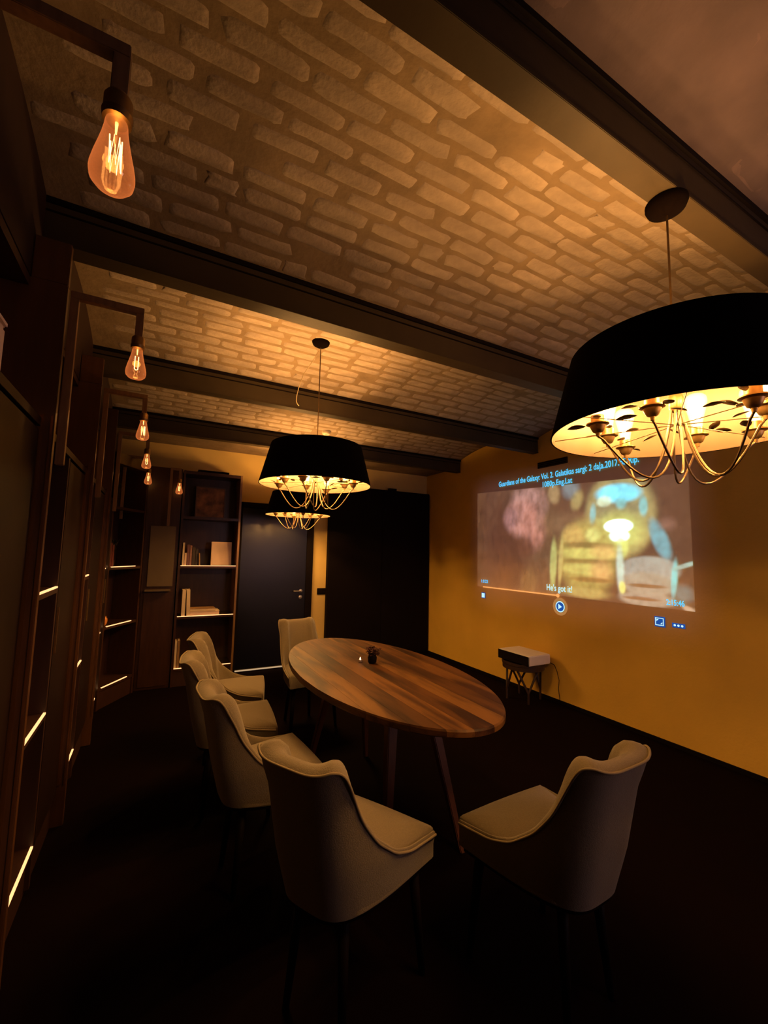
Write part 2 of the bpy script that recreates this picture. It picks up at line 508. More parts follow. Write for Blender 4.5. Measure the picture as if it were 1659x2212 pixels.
# wall lamps hung from hook-shaped rods in front of the bookcase uprights
def wall_lamp(x_bar, x_lamp, y, label, filament=0, watts=WALL_LAMP_W, rz=0, zoff=0.0, bar_bottom=1.697, drop=.10, bl=.118):
    t = thing('wall_lamp', label, 'lamp', (x_bar, y, bar_bottom), rz, 'hook-shaped wall lamps with bare bulbs')
    H = 2.31 + zoff - bar_bottom
    L = x_lamp - x_bar
    w = .0125
    part('upright_rod', -w, w, -w, w, 0, H - w, M_LAMPROD, t, bevel=.0015)
    part('arm_rod', -w, L + w, -w, w, H - w, H + w, M_LAMPROD, t, bevel=.0015)
    part('drop_rod', L - w, L + w, -w, w, H - drop, H - w, M_LAMPROD, t, bevel=.0015)
    zs = H - drop
    MB().lathe([(.006, .004), (.019, 0), (.022, -.006), (.022, -.030), (.024, -.033), (.022, -.045), (.015, -.047)], 24, (L, 0, zs)).obj('socket', M_BRASS, t, smooth=True)
    prof = [(r, -.043 - z) for r, z in bulb_profile(bl, .034)]
    b = MB().lathe(prof, 28, (L, 0, zs)).obj('bulb', M_BULB, t, smooth=True)
    f = MB()
    if filament == 0:        # zigzag cage
        pts = []
        n = 12
        for i in range(n + 1):
            a = -2.4 + 4.8 * i / n
            rr = .012 if i % 2 else .010
            pts.append((L + rr * math.cos(a) , rr * math.sin(a), zs - .078 - (.050 * bl / .118 if i % 2 else 0.0)))
        f.tube(pts, .0010, 6)
    else:                    # long loops
        for s in (-1, 1):
            pts = [(L + s * .0035 * (1 if k < 8 else -0) + s * .002, s * .001, zs - .074 - .048 * k / 7) for k in range(8)]
            f.tube(pts, .0014, 6)
        f.tube([(L - .0055, -.001, zs - .122), (L, 0, zs - .127), (L + .0055, .001, zs - .122)], .0014, 6)
    f.obj('filament', M_FIL, b)
    MB().tube([(L, 0, zs - .045), (L, 0, zs - .068)], .003, 6, r2=.0015).obj('stem', M_BULBC, b)
    add_light(b, (L, 0, zs - .095), watts, .014)
    return t
wall_lamp(-.315, -.108, .80, 'nearest bare-bulb hook lamp, big zigzag filament, at top left corner', 0, zoff=-.032, drop=.085, bl=.128)
wall_lamp(-.312, -.112, 1.77, 'second bare-bulb hook lamp, hanging in front of the second ceiling beam', 1, zoff=-.004)
wall_lamp(-.310, -.118, 2.80, 'third bare-bulb hook lamp counted from the camera along the left bookcases', 0)
wall_lamp(-.308, -.118, 3.80, 'fourth bare-bulb hook lamp counted from the camera along the left bookcases', 1)
wall_lamp(-.325, -.122, 4.74, 'fifth and last bare-bulb hook lamp along the left bookcases, lowest of the row', 1)
wall_lamp(.085, .165, 4.86, 'bare-bulb hook lamp on the brown pillar beside the back bookcase', 1, zoff=-.06, bar_bottom=1.655)

# ------------------------------------------------------------------ chandeliers
def leaf_mesh():
    vs = []; n = 7
    for i in range(n + 1):
        u = i / n
        w = .0085 * math.sin(PI * u) ** .8
        vs += [(.034 * u, -w, .002 * math.sin(PI * u) + .0012), (.034 * u, w, .002 * math.sin(PI * u)+ .0012),
               (.034 * u, -w, .002 * math.sin(PI * u)), (.034 * u, w, .002 * math.sin(PI * u))]
    fs = []
    for i in range(n):
        k = 4 * i
        fs += [(k, k + 4, k + 5, k + 1), (k + 2, k + 3, k + 7, k + 6), (k, k + 2, k + 6, k + 4), (k + 1, k + 5, k + 7, k + 3)]
    me = mesh_of('leaf', vs, fs, True)
    me.materials.append(M_BRONZE)
    return me
LEAF = leaf_mesh()
def make_chandelier(loc, ceil_z, label, rot0=0.0, power=1.0, rb=.35, rt=.285, hs=.250):
    """origin at the centre of the lower rim of the shade"""
    t = thing('chandelier', label, 'chandelier', loc, 0, 'black drum chandeliers')
    top = ceil_z - loc[2]
    MB().lathe([(.008, top - .042), (.030, top - .036), (.052, top - .022), (.058, top - .008), (.058, top)], 32).obj('canopy', M_SHADE, t, smooth=True)
    MB().tube([(0, 0, .12), (0, 0, top - .038)], .0032, 8).obj('cable', M_BRONZE, t, smooth=True)
    outer = MB().lathe([(rb, 0), (rb - (rb - rt) * .5, hs * .5), (rt, hs)], 96, cap=False)
    outer.lathe([(rb - .003, 0), (rt - .003, hs)], 96, cap=False)
    n = 96
    outer.f += [(i, 3 * n + i, 3 * n + (i + 1) % n, (i + 1) % n) for i in range(n)]
    outer.f += [(2 * n + i, 2 * n + (i + 1) % n, 4 * n + (i + 1) % n, 4 * n + i) for i in range(n)]
    outer.obj('shade', M_SHADE, t, smooth=True)
    MB().lathe([(rb - .0045, .001), (rt - .0045, hs - .001)], 96, cap=False).obj('shade_lining', M_GOLD, t, smooth=True)
    # spokes of thin wire carrying the shade at the top and the leaves at the bottom
    w = MB()
    for k in range(4):
        a = rot0 + PI / 4 * k + .2
        c, s = math.cos(a), math.sin(a)
        w.tube([(-c * (rt - .006), -s * (rt - .006), hs - .012), (c * (rt - .006), s * (rt - .006), hs - .012)], .002, 6)
    w.obj('top_spokes', M_BRONZE, t)
    w = MB()
    for k in range(4):
        a = rot0 + PI / 4 * k + .28
        c, s = math.cos(a), math.sin(a)
        w.tube([(-c * (rb - .01), -s * (rb - .01), .012), (0, 0, .02), (c * (rb - .01), s * (rb - .01), .012)], .0014, 6)
    w.obj('leaf_wires', M_BRONZE, t)
    MB().lathe([(.010, .06), (.018, .07), (.020, .10), (.012, .125), (.006, .14)], 20).obj('hub', M_BRASS, t, smooth=True)
    rs = .215
    for k in range(8):
        a = rot0 + PI / 4 * k + (.10 if k % 2 else -.06)
        r1 = rs + (.028 if k % 2 else -.018)
        zz = .008 if k % 2 else .022
        c, s = math.cos(a), math.sin(a)
        # swooping arm: from the hub down below the shade and out and up to the socket
        pts = []
        for i in range(19):
            u = i / 18
            aa = a + .75 * (1 - u) ** 1.3
            rr = .012 + (r1 - .012) * (u ** 1.25)
            zc = .075 * (1 - u) ** 2 - .175 * (math.sin(PI * min(1, u ** .9 * 1.02)) ** 1.0) * (0.9) + (zz - .030) * u
            if u < .12: zc = .075 * (1 - u) ** 2 - .175 * math.sin(PI * u ** .9) * .9
            pts.append((rr * math.cos(aa), rr * math.sin(aa), zc))
        pts.append((r1 * c, r1 * s, zz - .020))
        MB().tube(pts, .0032, 7).obj('arm', M_ARM, t, smooth=True)
        sk = MB().lathe([(.005, -.032), (.007, -.022), (.014, -.018), (.019, -.008), (.022, .000), (.031, .004), (.031, .007), (.018, .009), (.018, .030), (.015, .032)], 20, (r1 * c, r1 * s, zz)).obj('socket', M_BRASS, t, smooth=True)
        prof = [(r, .030 + z) for r, z in bulb_profile(.115, .032)]
        b = MB().lathe(prof, 20, (r1 * c, r1 * s, zz)).obj('bulb', M_BULBC, t, smooth=True)
        f = MB()
        for q in range(4):
            qa = q * PI / 2
            f.tube([(r1 * c + .008 * math.cos(qa), r1 * s + .008 * math.sin(qa), zz + .06),
                    (r1 * c + .011 * math.cos(qa + .5), r1 * s + .011 * math.sin(qa + .5), zz + .115)], .0022, 5)
        f.obj('filament', M_FILC, b)
        add_light(b, (r1 * c, r1 * s, zz + .088), CHANDELIER_W * power, .016)
        for q in range(4):
            la = a + [0.9, 2.3, -1.0, -2.5][q] + random.uniform(-.3, .3)
            d = .032 + .020 * (q % 2)
            lf = bpy.data.objects.new('leaf', LEAF)
            COL.objects.link(lf)
            lf.parent = t
            lf.location = (r1 * c + d * math.cos(la), r1 * s + d * math.sin(la), zz + .006 + random.uniform(-.004, .016))
            lf.rotation_euler = (random.uniform(-.35, .35), random.uniform(-.45, .15), la + random.uniform(-.4, .4))
            sc = random.uniform(1.15, 1.6)
            lf.scale = (sc, sc, 1)
    return t
make_chandelier((1.335, .662, 1.797), 2.53, 'large black drum chandelier nearest the camera, cut by the right edge', .25, .70)
make_chandelier((.86, 2.53, 1.838), vz(BAYS[2], 2.53) + .004, 'middle black drum chandelier hanging over the far half of the oval table', .05)
make_chandelier((1.343, 4.50, 1.8135), 2.53, 'small-looking black drum chandelier farthest away, below and behind the middle one', .6)

t = thing('loose_cord', 'thin pale cord dangling beside the middle chandelier canopy', 'cord', (.86, 2.53, 2.75))
MB().tube([(-.006, 0, -.012), (-.05, .0, -.10), (-.105, .005, -.20), (-.13, .0, -.275), (-.135, .005, -.30), (-.145, .0, -.345), (-.147, .004, -.385), (-.140, .0, -.405), (-.128, .0, -.415)], .0022, 6).obj('cord_strand', M_CORD, t, smooth=True)

# ------------------------------------------------------------------ bookcases on the left wall
LV = (0.19, 0.72, 1.25)
XS = -0.37
def led(parent, x0, x1, y0, y1, z):
    return part('light_strip', x0, x1, y0, y1, z - .004, z + .003, M_LED, parent)
def left_bay(y0, y1, label, open_len=.50):
    t = thing('bookcase', label, 'bookcase', (XS, y0, 0), 0, 'dark wooden bookcase bays')
    d = y1 - y0
    B = XL - XS + .002                       # back of the carcass (local x)
    part('side_panel', B, .035, -.015, .015, 0, 2.335, M_FIN, t, bevel=.002)
    part('inlay_panel', -.046, .006, -.0175, -.0145, .20, 1.862, M_INLAY, t)
    part('inlay_panel', .024, .031, -.0175, -.0145, .20, 1.862, M_INLAY, t)
    part('upper_fin', -.068, .035, -.0148, .0148, 2.335, 2.49, M_FIN, t, bevel=.002)
    part('divider', B, -.004, .015 + open_len, .040 + open_len, .02, 1.82, M_NICHE, t)
    part('back_panel', B, B + .012, .015, d - .015, .02, 2.33, M_NICHE, t)
    part('plinth', B + .014, -.02, .015, d - .015, 0.0, .16, M_NICHE, t)
    for z in LV:
        s = part('shelf', B + .012, -.004, .015, .015 + open_len, z - .032, z - .006, M_NICHE, t)
        led(s, -.010, -.001, .016, .014 + open_len, z - .006)
    part('top_shelf', B + .012, 0, .015, d - .015, 1.82, 1.85, M_DOORW, t, bevel=.001)
    part('soffit', B + .012, -.07, .015, d - .015, 2.30, 2.333, M_NICHE, t)
    dd = part('cabinet_door', -.022, -.003, .044 + open_len, d - .018, .17, 1.81, M_DOORW, t, bevel=.002)
    MB().box(-.003, .004, .060 + open_len, .066 + open_len, .95, 1.15).obj('pull', M_BRASS, dd)
    return t
left_bay(.78, 1.775, 'dark wooden bookcase bay nearest the camera at the left edge')
left_bay(1.78, 2.795, 'dark wooden bookcase bay behind the second hook lamp upright', .52)
left_bay(2.80, 3.795, 'third dark wooden bookcase bay from the camera on the left wall', .46)
left_bay(3.80, 4.50, 'fourth dark wooden bookcase bay on the left wall, just before the corner unit', .46)

# angled corner unit
A = Vector((-.372, 4.52, 0)); Bp = Vector((-.125, 4.945, 0))
d = (Bp - A); Lc = d.length; ang = math.atan2(d.y, d.x)
t = thing('corner_bookcase', 'angled dark corner bookcase with glowing shelf edges between left and back walls', 'bookcase', A, ang, 'dark wooden bookcase bays')
part('side_panel', -.012, .012, 0, .22, 0, 2.30, M_DARKWOOD, t, bevel=.002)
part('side_panel', Lc - .02, Lc + .008, .0, .26, 0, 2.30, M_DARKWOOD, t, bevel=.002)
part('back_panel', -.012, Lc - .02, .262, .272, 0, 2.30, M_NICHE, t)
part('plinth', .012, Lc - .02, .012, .25, 0, .155, M_NICHE, t)
for z in LV:
    s = part('shelf', .012, Lc - .02, .004, .26, z - .032, z - .006, M_NICHE, t)
    led(s, .04, Lc - .10, .001, .010, z - .006)
part('shelf', .012, Lc - .02, .004, .26, 1.775, 1.80, M_DARKWOOD, t)
part('crown_board', .012, Lc - .02, -.004, .26, 2.20, 2.30, M_DARKWOOD, t)
def corner(u, v, z): return (A + d.normalized() * u + Vector((-d.y, d.x, 0)).normalized() * v) + Vector((0, 0, z))

# dark pillar next to the back bookcase, lit patch painted on its front
M_PILLAR_LIT = mat('pillar_lit_tone', (0.14, 0.095, 0.045), 0.5, noise=0.15, nscale=5)  # paler tone stands for chandelier light on board and ledge
t = thing('pillar', 'brown boxed pillar with a lit ledge between corner unit and back bookcase', 'pillar', (.03, 4.95, 0))
part('pillar_body', -.15, .165, .03, .32, 0, 2.28, M_DARKWOOD, t, bevel=.003)
part('lit_board', -.10, .135, .012, .031, 1.03, 1.655, M_PILLAR_LIT, t, bevel=.002)  # pale board shaped as the patch of chandelier light
part('ledge', -.115, .120, -.045, .031, .985, 1.000, M_PILLAR_LIT, t, bevel=.002)
part('lower_board', -.12, .135, .018, .031, .03, .97, M_DARKWOOD, t, bevel=.002)

# back bookcase
YK = 4.965
t = thing('bookcase', 'tall dark bookcase against the back wall left of the black door, with lit shelves', 'bookcase', (.51, YK, 0), 0, 'dark wooden bookcase bays')
part('side_panel', -.305, -.283, 0, .305, 0, 2.27, M_DARKWOOD, t, bevel=.002)
part('side_panel', .283, .305, 0, .305, 0, 2.27, M_LAMPROD, t, bevel=.002)
part('back_panel', -.283, .283, .290, .303, 0, 2.25, M_DARKWOOD, t)
part('plinth', -.283, .283, .012, .28, 0, .155, M_NICHE, t)
part('top_board', -.283, .283, 0, .29, 2.235, 2.268, M_DARKWOOD, t, bevel=.002)
for z in LV:
    s = part('shelf', -.283, .283, .004, .29, z - .032, z - .006, M_DARKWOOD, t)
    led(s, -.280, .280, .001, .009, z - .006)
part('shelf', -.283, .283, .004, .29, 1.745, 1.775, M_DARKWOOD, t)

# ------------------------------------------------------------------ books and small things
def book(label, x, y, z, w, dep, h, m, rz=0, tilt=0, group=None, name='book', cat='book'):
    """upright book: spine towards -y local"""
    t = thing(name, label, cat, (x, y, z), rz, group)
    if tilt: t.rotation_euler = (0, tilt, rz)
    MB().box(-w / 2, -w / 2 + .003, 0, dep, 0, h).obj('cover', m, t)
    MB().box(w / 2 - .003, w / 2, 0, dep, 0, h).obj('cover', m, t)
    MB().box(-w / 2, w / 2, -.003, .001, 0, h).obj('spine', m, t)
    MB().box(-w / 2 + .003, w / 2 - .003, .001, dep - .004, .004, h - .004).obj('pages', M_PAPER, t)
    return t
g1 = 'books standing on the lit middle shelf of the back bookcase'
Z1 = 1.2445
book('thin cream book at far left of the lit middle shelf, tallest one', .252, YK + .02, Z1, .018, .16, .245, M_PAPER, group=g1)
book('short cream book leaning beside the thin tall cream book', .275, YK + .02, Z1, .020, .15, .135, M_PAPER2, group=g1)
book('plum-coloured book third from the left on the lit middle shelf', .300, YK + .025, Z1, .022, .16, .225, M_BOOK_A, group=g1)
book('rose brown book right of the plum book', .325, YK + .025, Z1, .020, .16, .215, M_BOOK_C, group=g1)
book('thick dark book in the middle of the upright row', .355, YK + .03, Z1, .030, .16, .205, M_BOOK_B, group=g1)
book('second dark book, slightly shorter, right of the thick one', .385, YK + .03, Z1, .022, .16, .185, M_BOOK_B, group=g1)
book('thin short pale green-grey book at the right end of the upright row', .417, YK + .02, Z1, .014, .14, .135, M_BOOK_D, tilt=-.06, group=g1)
t = thing('display_book', 'large square pinkish book standing face-out on the lit middle shelf', 'book', (.645, YK + .10, Z1 + .004), 0)
t.rotation_euler = (-.10, 0, 0)
part('cover', -.108, .108, 0, .004, 0, .262, M_PAPER2, t, bevel=.001)
part('pages', -.104, .104, .004, .022, .003, .259, M_PAPER, t)
part('cover', -.108, .108, .022, .026, 0, .262, M_PAPER2, t, bevel=.001)
Z2 = .7145
g2 = 'books on the lit lower shelf of the back bookcase'
book('left white book of two upright ones on the lit lower shelf', .285, YK + .015, Z2, .034, .17, .275, M_PAPER, group=g2)
book('right white book of two upright ones on the lit lower shelf, leaning', .337, YK + .015, Z2 + .001, .034, .17, .275, M_PAPER, tilt=-.045, group=g2)
t = thing('flat_book', 'pale thick book lying flat on the lit lower shelf', 'book', (.50, YK + .02, Z2), 0, g2)
part('pages', -.145, .145, .002, .19, .004, .041, M_PAPER2, t)
part('cover', -.150, .148, 0, .195, 0, .004, M_PAPER, t)
part('cover', -.150, .148, 0, .195, .041, .045, M_PAPER, t)
t = thing('flat_book', 'tan book lying on top of the pale flat book', 'book', (.48, YK + .03, Z2 + .0455), .03, g2)
part('pages', -.125, .125, .002, .17, .003, .022, M_PAPER, t)
part('cover', -.130, .128, 0, .175, 0, .003, M_BOOK_D, t)
part('cover', -.130, .128, 0, .175, .022, .025, M_BOOK_D, t)
Z3 = .1845
book('left upright book of the pair on the lowest lit shelf', .240, YK + .02, Z3, .020, .16, .275, M_PAPER, group='upright pair of books on the lowest shelf')
book('right upright book of the pair on the lowest lit shelf', .266, YK + .02, Z3, .022, .16, .280, M_BOOK_D, group='upright pair of books on the lowest shelf')
# picture
t = thing('picture', 'dim framed picture standing on the top shelf of the back bookcase', 'picture', (.50, YK + .12, 1.776))
t.rotation_euler = (-.06, 0, 0)
MB().box(-.155, -.145, -.008, .012, 0, .35).obj('frame', M_FRAME, t)
MB().box(.145, .155, -.008, .012, 0, .35).obj('frame', M_FRAME, t)
MB().box(-.145, .145, -.008, .012, 0, .010).obj('frame', M_FRAME, t)
MB().box(-.145, .145, -.008, .012, .340, .35).obj('frame', M_FRAME, t)
M_PRINT = mat('blurry_warm_print', (0.34, 0.15, 0.06), 0.6, nscale=9, col2=(0.04, 0.015, 0.012))
part('print', -.145, .145, 0, .006, .01, .34, M_PRINT, t)
for x, w, lab in ((.40, .05, 'small dark box on top of the back bookcase, left one'), (.56, .11, 'long low dark box on top of the back bookcase')):
    t = thing('storage_box', lab, 'box', (x, YK + .05, 2.2685))
    part('box_body', -w, w, 0, .14, 0, .022, M_BLACK, t, bevel=.002)
    part('lid', -w - .003, w + .003, -.003, .143, .022, .030, M_BLACK, t, bevel=.001)

# things on the corner unit and left bays
p = corner(.09, .07, LV[1] - .0055)
t = thing('amber_vase', 'small amber glazed vase glowing on the lit corner shelf', 'vase', p)
MB().lathe([(.016, 0), (.026, .012), (.032, .04), (.030, .06), (.020, .075), (.022, .082)], 24).obj('vase_body', M_AMBER, t, smooth=True)
def sprig(name, label, loc, h, n, m, spread, seed, cat='plant', lw=.010, ll=.03, pot=None):
    rr = random.Random(seed)
    t = thing(name, label, cat, loc)
    z0 = 0
    if pot:
        MB().lathe([(pot * .7, 0), (pot, .006), (pot, pot * 1.5), (pot * .9, pot * 1.5), (pot * .9, pot * 1.3), (.001, pot * 1.3)], 20).obj('pot', M_BOOK_B, t, smooth=True)
        z0 = pot * 1.2
    st = MB(); fo = MB()
    for k in range(n):
        a = rr.uniform(0, 2 * PI); s = rr.uniform(.3, 1) * spread
        pts = [(s * u * u * math.cos(a), s * u * u * math.sin(a), z0 + h * u * rr.uniform(.85, 1)) for u in (0.0, .35, .7, 1.0)]
        st.tube(pts, .0012, 5)
        for j in range(7):
            u = .35 + .65 * j / 6
            c = Vector((s * u * u * math.cos(a), s * u * u * math.sin(a), z0 + h * u * .93))
            dr = Vector((rr.uniform(-1, 1), rr.uniform(-1, 1), rr.uniform(-.2, .9))).normalized()
            sd = dr.cross(Vector((rr.uniform(-1, 1), rr.uniform(-1, 1), 1))).normalized()
            q = [c, c + dr * ll * .5 + sd * lw * .5, c + dr * ll, c + dr * ll * .5 - sd * lw * .5]
            nn = dr.cross(sd).normalized() * .0009
            vs = [x + nn for x in q] + [x - nn for x in q]
            fo.add(vs, [(0, 1, 2, 3), (7, 6, 5, 4), (0, 4, 5, 1), (1, 5, 6, 2), (2, 6, 7, 3), (3, 7, 4, 0)])
    st.obj('stems', m, t)
    fo.obj('foliage', m, t)
    return t
sprig('potted_plant', 'little potted plant behind the amber vase on the corner shelf', corner(.15, .15, LV[1] - .0055), .11, 8, M_LEAFG, .04, 3, pot=.022)
sprig('potted_plant', 'dark leafy plant on the upper lit corner shelf', corner(.20, .13, LV[2] - .0055), .20, 14, M_LEAFG, .06, 5, pot=.035, ll=.04, lw=.02)
sprig('potted_plant', 'dark leafy plant on the highest corner shelf under the wall lamp', corner(.18, .13, 1.8005), .17, 14, M_LEAFG, .06, 8, pot=.035, ll=.04, lw=.02)
for k, (u, h, lab) in enumerate(((.07, .22, 'dark red upright book at left on the upper lit corner shelf'), (.10, .20, 'second dark red book, shorter, on the upper lit corner shelf'))):
    q = corner(u, .04, LV[2] - .0055)
    book(lab, q.x, q.y, q.z, .024, .15, h, M_RED, rz=ang, group='red books on the corner shelf')
sprig('potted_plant', 'tiny plant above the short light strip of the second left bay', (-.43, 3.13, LV[1] - .0055), .10, 8, M_LEAFG, .04, 11, pot=.02)
q = book('pale thin brochure standing near the glowing lower shelf at the left edge', -.425, 2.02, LV[1] - .0055, .022, .12, .225, M_PAPER, rz=0, name='brochure', cat='brochure')
t = thing('storage_box', 'pale ribbed box on top of the nearest left cabinet, cut by the picture edge', 'box', (-.42, 1.36, 1.8505))
M_BOXP = mat('pale_pink_card', (0.90, 0.72, 0.62), 0.8, noise=0.08, nscale=12)
part('box_body', -.06, .02, -.09, .09, 0, .15, M_BOXP, t, bevel=.006)
part('lid', -.064, .024, -.094, .094, .15, .175, M_BOXP, t, bevel=.008)

# ------------------------------------------------------------------ oval plank table
TC = (1.173, 2.248)
SX, SY = .447, .937
t = thing('dining_table', 'oval walnut plank dining table on splayed legs in the middle of the room', 'table', (TC[0], TC[1], 0))
def wood_plank(i, base, alt):
    m = bpy.data.materials.new('walnut_plank_%d' % i)
    m.use_nodes = True
    nt = m.node_tree
    b = nt.nodes['Principled BSDF']
    b.inputs['Roughness'].default_value = .5
    b.inputs['Specular IOR Level'].default_value = .3
    tc = nt.nodes.new('ShaderNodeTexCoord')
    mp = nt.nodes.new('ShaderNodeMapping')
    mp.inputs['Scale'].default_value = (6.5, .8, 6.5)
    mp.inputs['Location'].default_value = (i * 3.7, i * 1.3, 0)
    n = nt.nodes.new('ShaderNodeTexNoise')
    n.inputs['Scale'].default_value = 2.6
    n.inputs['Detail'].default_value = 5
    n.inputs['Distortion'].default_value = .5
    w = nt.nodes.new('ShaderNodeTexNoise')
    w.inputs['Scale'].default_value = 30
    r = nt.nodes.new('ShaderNodeValToRGB')
    r.color_ramp.elements[0].color = (*base, 1)
    r.color_ramp.elements[1].color = (*alt, 1)
    r.color_ramp.elements[0].position = .40
    r.color_ramp.elements[1].position = .62
    ad = nt.nodes.new('ShaderNodeMath'); ad.operation = 'MULTIPLY_ADD'
    ad.inputs[1].default_value = .10; 
    nt.links.new(tc.outputs['Object'], mp.inputs['Vector'])
    nt.links.new(mp.outputs[0], n.inputs['Vector'])
    nt.links.new(mp.outputs[0], w.inputs['Vector'])
    nt.links.new(w.outputs['Fac'], ad.inputs[0])
    nt.links.new(n.outputs['Fac'], ad.inputs[2])
    nt.links.new(ad.outputs[0], r.inputs['Fac'])
    nt.links.new(r.outputs[0], b.inputs['Base Color'])
    return m
BASES0 = [((.12, .045, .012), (.42, .20, .055)), ((.20, .075, .018), (.50, .25, .075)), ((.10, .036, .010), (.24, .10, .03)),
         ((.22, .085, .022), (.46, .21, .06)), ((.11, .04, .012), (.26, .105, .03)), ((.14, .05, .014), (.44, .21, .06)),
         ((.10, .038, .012), (.22, .09, .026)), ((.16, .06, .018), (.32, .14, .04)), ((.10, .04, .014), (.24, .10, .034))]
BASES = [(tuple(c * k for c, k in zip(p[0], (.24, .21, .20))), tuple(c * k for c, k in zip(p[1], (.36, .33, .26)))) for p in BASES0]
NP = 9
edges = [-SX + 2 * SX * k / NP for k in range(NP + 1)]
for k in range(NP):
    x0, x1 = edges[k] + .0004, edges[k + 1] - .0004
    n = 9
    xs = [x0 + (x1 - x0) * i / n for i in range(n + 1)]
    ye = [SY * math.sqrt(max(0.0, 1 - (x / SX) ** 2)) for x in xs]
    loop = [(x, -y) for x, y in zip(xs, ye)] + [(x, y) for x, y in reversed(list(zip(xs, ye)))]
    m = len(loop)
    cx = sum(p[0] for p in loop) / m
    def ins(p, e):
        x, y = p
        s = max(0.0, 1 - e / max(.02, math.hypot(x, y)))
        return (x, y * s)
    vs = [(*ins(p, .014), .717) for p in loop] + [(*p, .724) for p in loop] + [(*p, .743) for p in loop] + [(*ins(p, .006), .750) for p in loop]
    fs = [tuple(range(m - 1, -1, -1)), tuple(3 * m + i for i in range(m))]
    for j in range(3):
        for i in range(m):
            fs.append((j * m + i, j * m + (i + 1) % m, (j + 1) * m + (i + 1) % m, (j + 1) * m + i))
    link('plank', mesh_of('plank', vs, fs), wood_plank(k, *BASES[k]), t)
for sx in (-1, 1):
    for sy in (-1, 1):
        a = Vector((sx * .10, sy * .37, .717)); b = Vector((sx * .21, sy * .53, 0.0))
        vs = []
        for p, w in ((a, .028), (b, .014)):
            for (u, v) in ((-1, -1), (1, -1), (1, 1), (-1, 1)):
                vs.append((p.x + u * w, p.y + v * w, p.z))
        me = mesh_of('leg', vs, [(3, 2, 1, 0), (4, 5, 6, 7)] + [(i, (i + 1) % 4, 4 + (i + 1) % 4, 4 + i) for i in range(4)])
        bm = bmesh.new(); bm.from_mesh(me)
        bmesh.ops.recalc_face_normals(bm, faces=bm.faces[:])
        bmesh.ops.bevel(bm, geom=bm.edges[:], offset=.004, segments=2, affect='EDGES')
        bm.to_mesh(me); bm.free()
        link('leg', me, M_TLEG, t)
MB().box(-.13, .13, -.40, .40, .690, .716).obj('underframe', M_TLEG, t, bevel=.003)

t = sprig('dried_bouquet', 'small dark vase of dried red-brown flowers on the oval table', (TC[0] + .03, TC[1] + .11, .7505), .085, 26, M_DRY, .045, 21, 'bouquet', lw=.016, ll=.024)
MB().lathe([(.020, 0), (.026, .008), (.028, .035), (.020, .055), (.022, .060), (.018, .060), (.014, .05), (.001, .045)], 24).obj('vase', M_BLACK, t, smooth=True)
t = thing('tea_light', 'tiny lit tea light left of the dried bouquet on the oval table', 'candle', (TC[0] - .025, TC[1] + .165, .7505))
MB().lathe([(.012, 0), (.014, .002), (.014, .014), (.012, .014), (.012, .010), (.001, .010)], 18).obj('cup', M_STEEL, t, smooth=True)
MB().lathe([(.0012, .010), (.0035, .015), (.0040, .019), (.0022, .025), (.0005, .030)], 10).obj('flame', emis('flame', (1, .6, .3), 6), t, smooth=True)

# ------------------------------------------------------------------ upholstered tub chairs
def lerp3(z, a, b, c):
    if z < .5: u = max(0, (z - .36) / .14); return a + (b - a) * u
    u = min(1.1, (z - .5) / .32); return b + (c - b) * u
def sstep(a, b, x):
    x = max(0, min(1, (x - a) / (b - a))); return x * x * (3 - 2 * x)
YFc = .235
def tub(phi, z, ins=0.0):
    s, c = max(0.0, math.sin(phi)), math.cos(phi)
    yr = lerp3(z, -.165, -.200, -.262) + ins
    p = lerp3(z, .52, .47, .47)
    y = yr + (YFc - yr) * (1 - s ** p)
    f = (y - yr) / (YFc - yr)
    hw = lerp3(z, .155, .170, .185) * (1 - f) + lerp3(z, .215, .243, .243) * f - ins
    x = hw * math.copysign(abs(c) ** p, c) if abs(c) > 1e-9 else 0.0
    return x, y
HK = [(-.40, .808), (-.230, .812), (-.200, .828), (-.178, .822), (-.162, .790), (-.150, .730), (-.125, .650), (-.075, .570), (.00, .505), (.08, .472), (.24, .458)]
def top_h(phi):
    y = tub(phi, .65)[1]
    for (a, ha), (b, hb) in zip(HK, HK[1:]):
        if y <= b:
            u = (y - a) / (b - a)
            return ha + (hb - ha) * u
    return HK[-1][1]
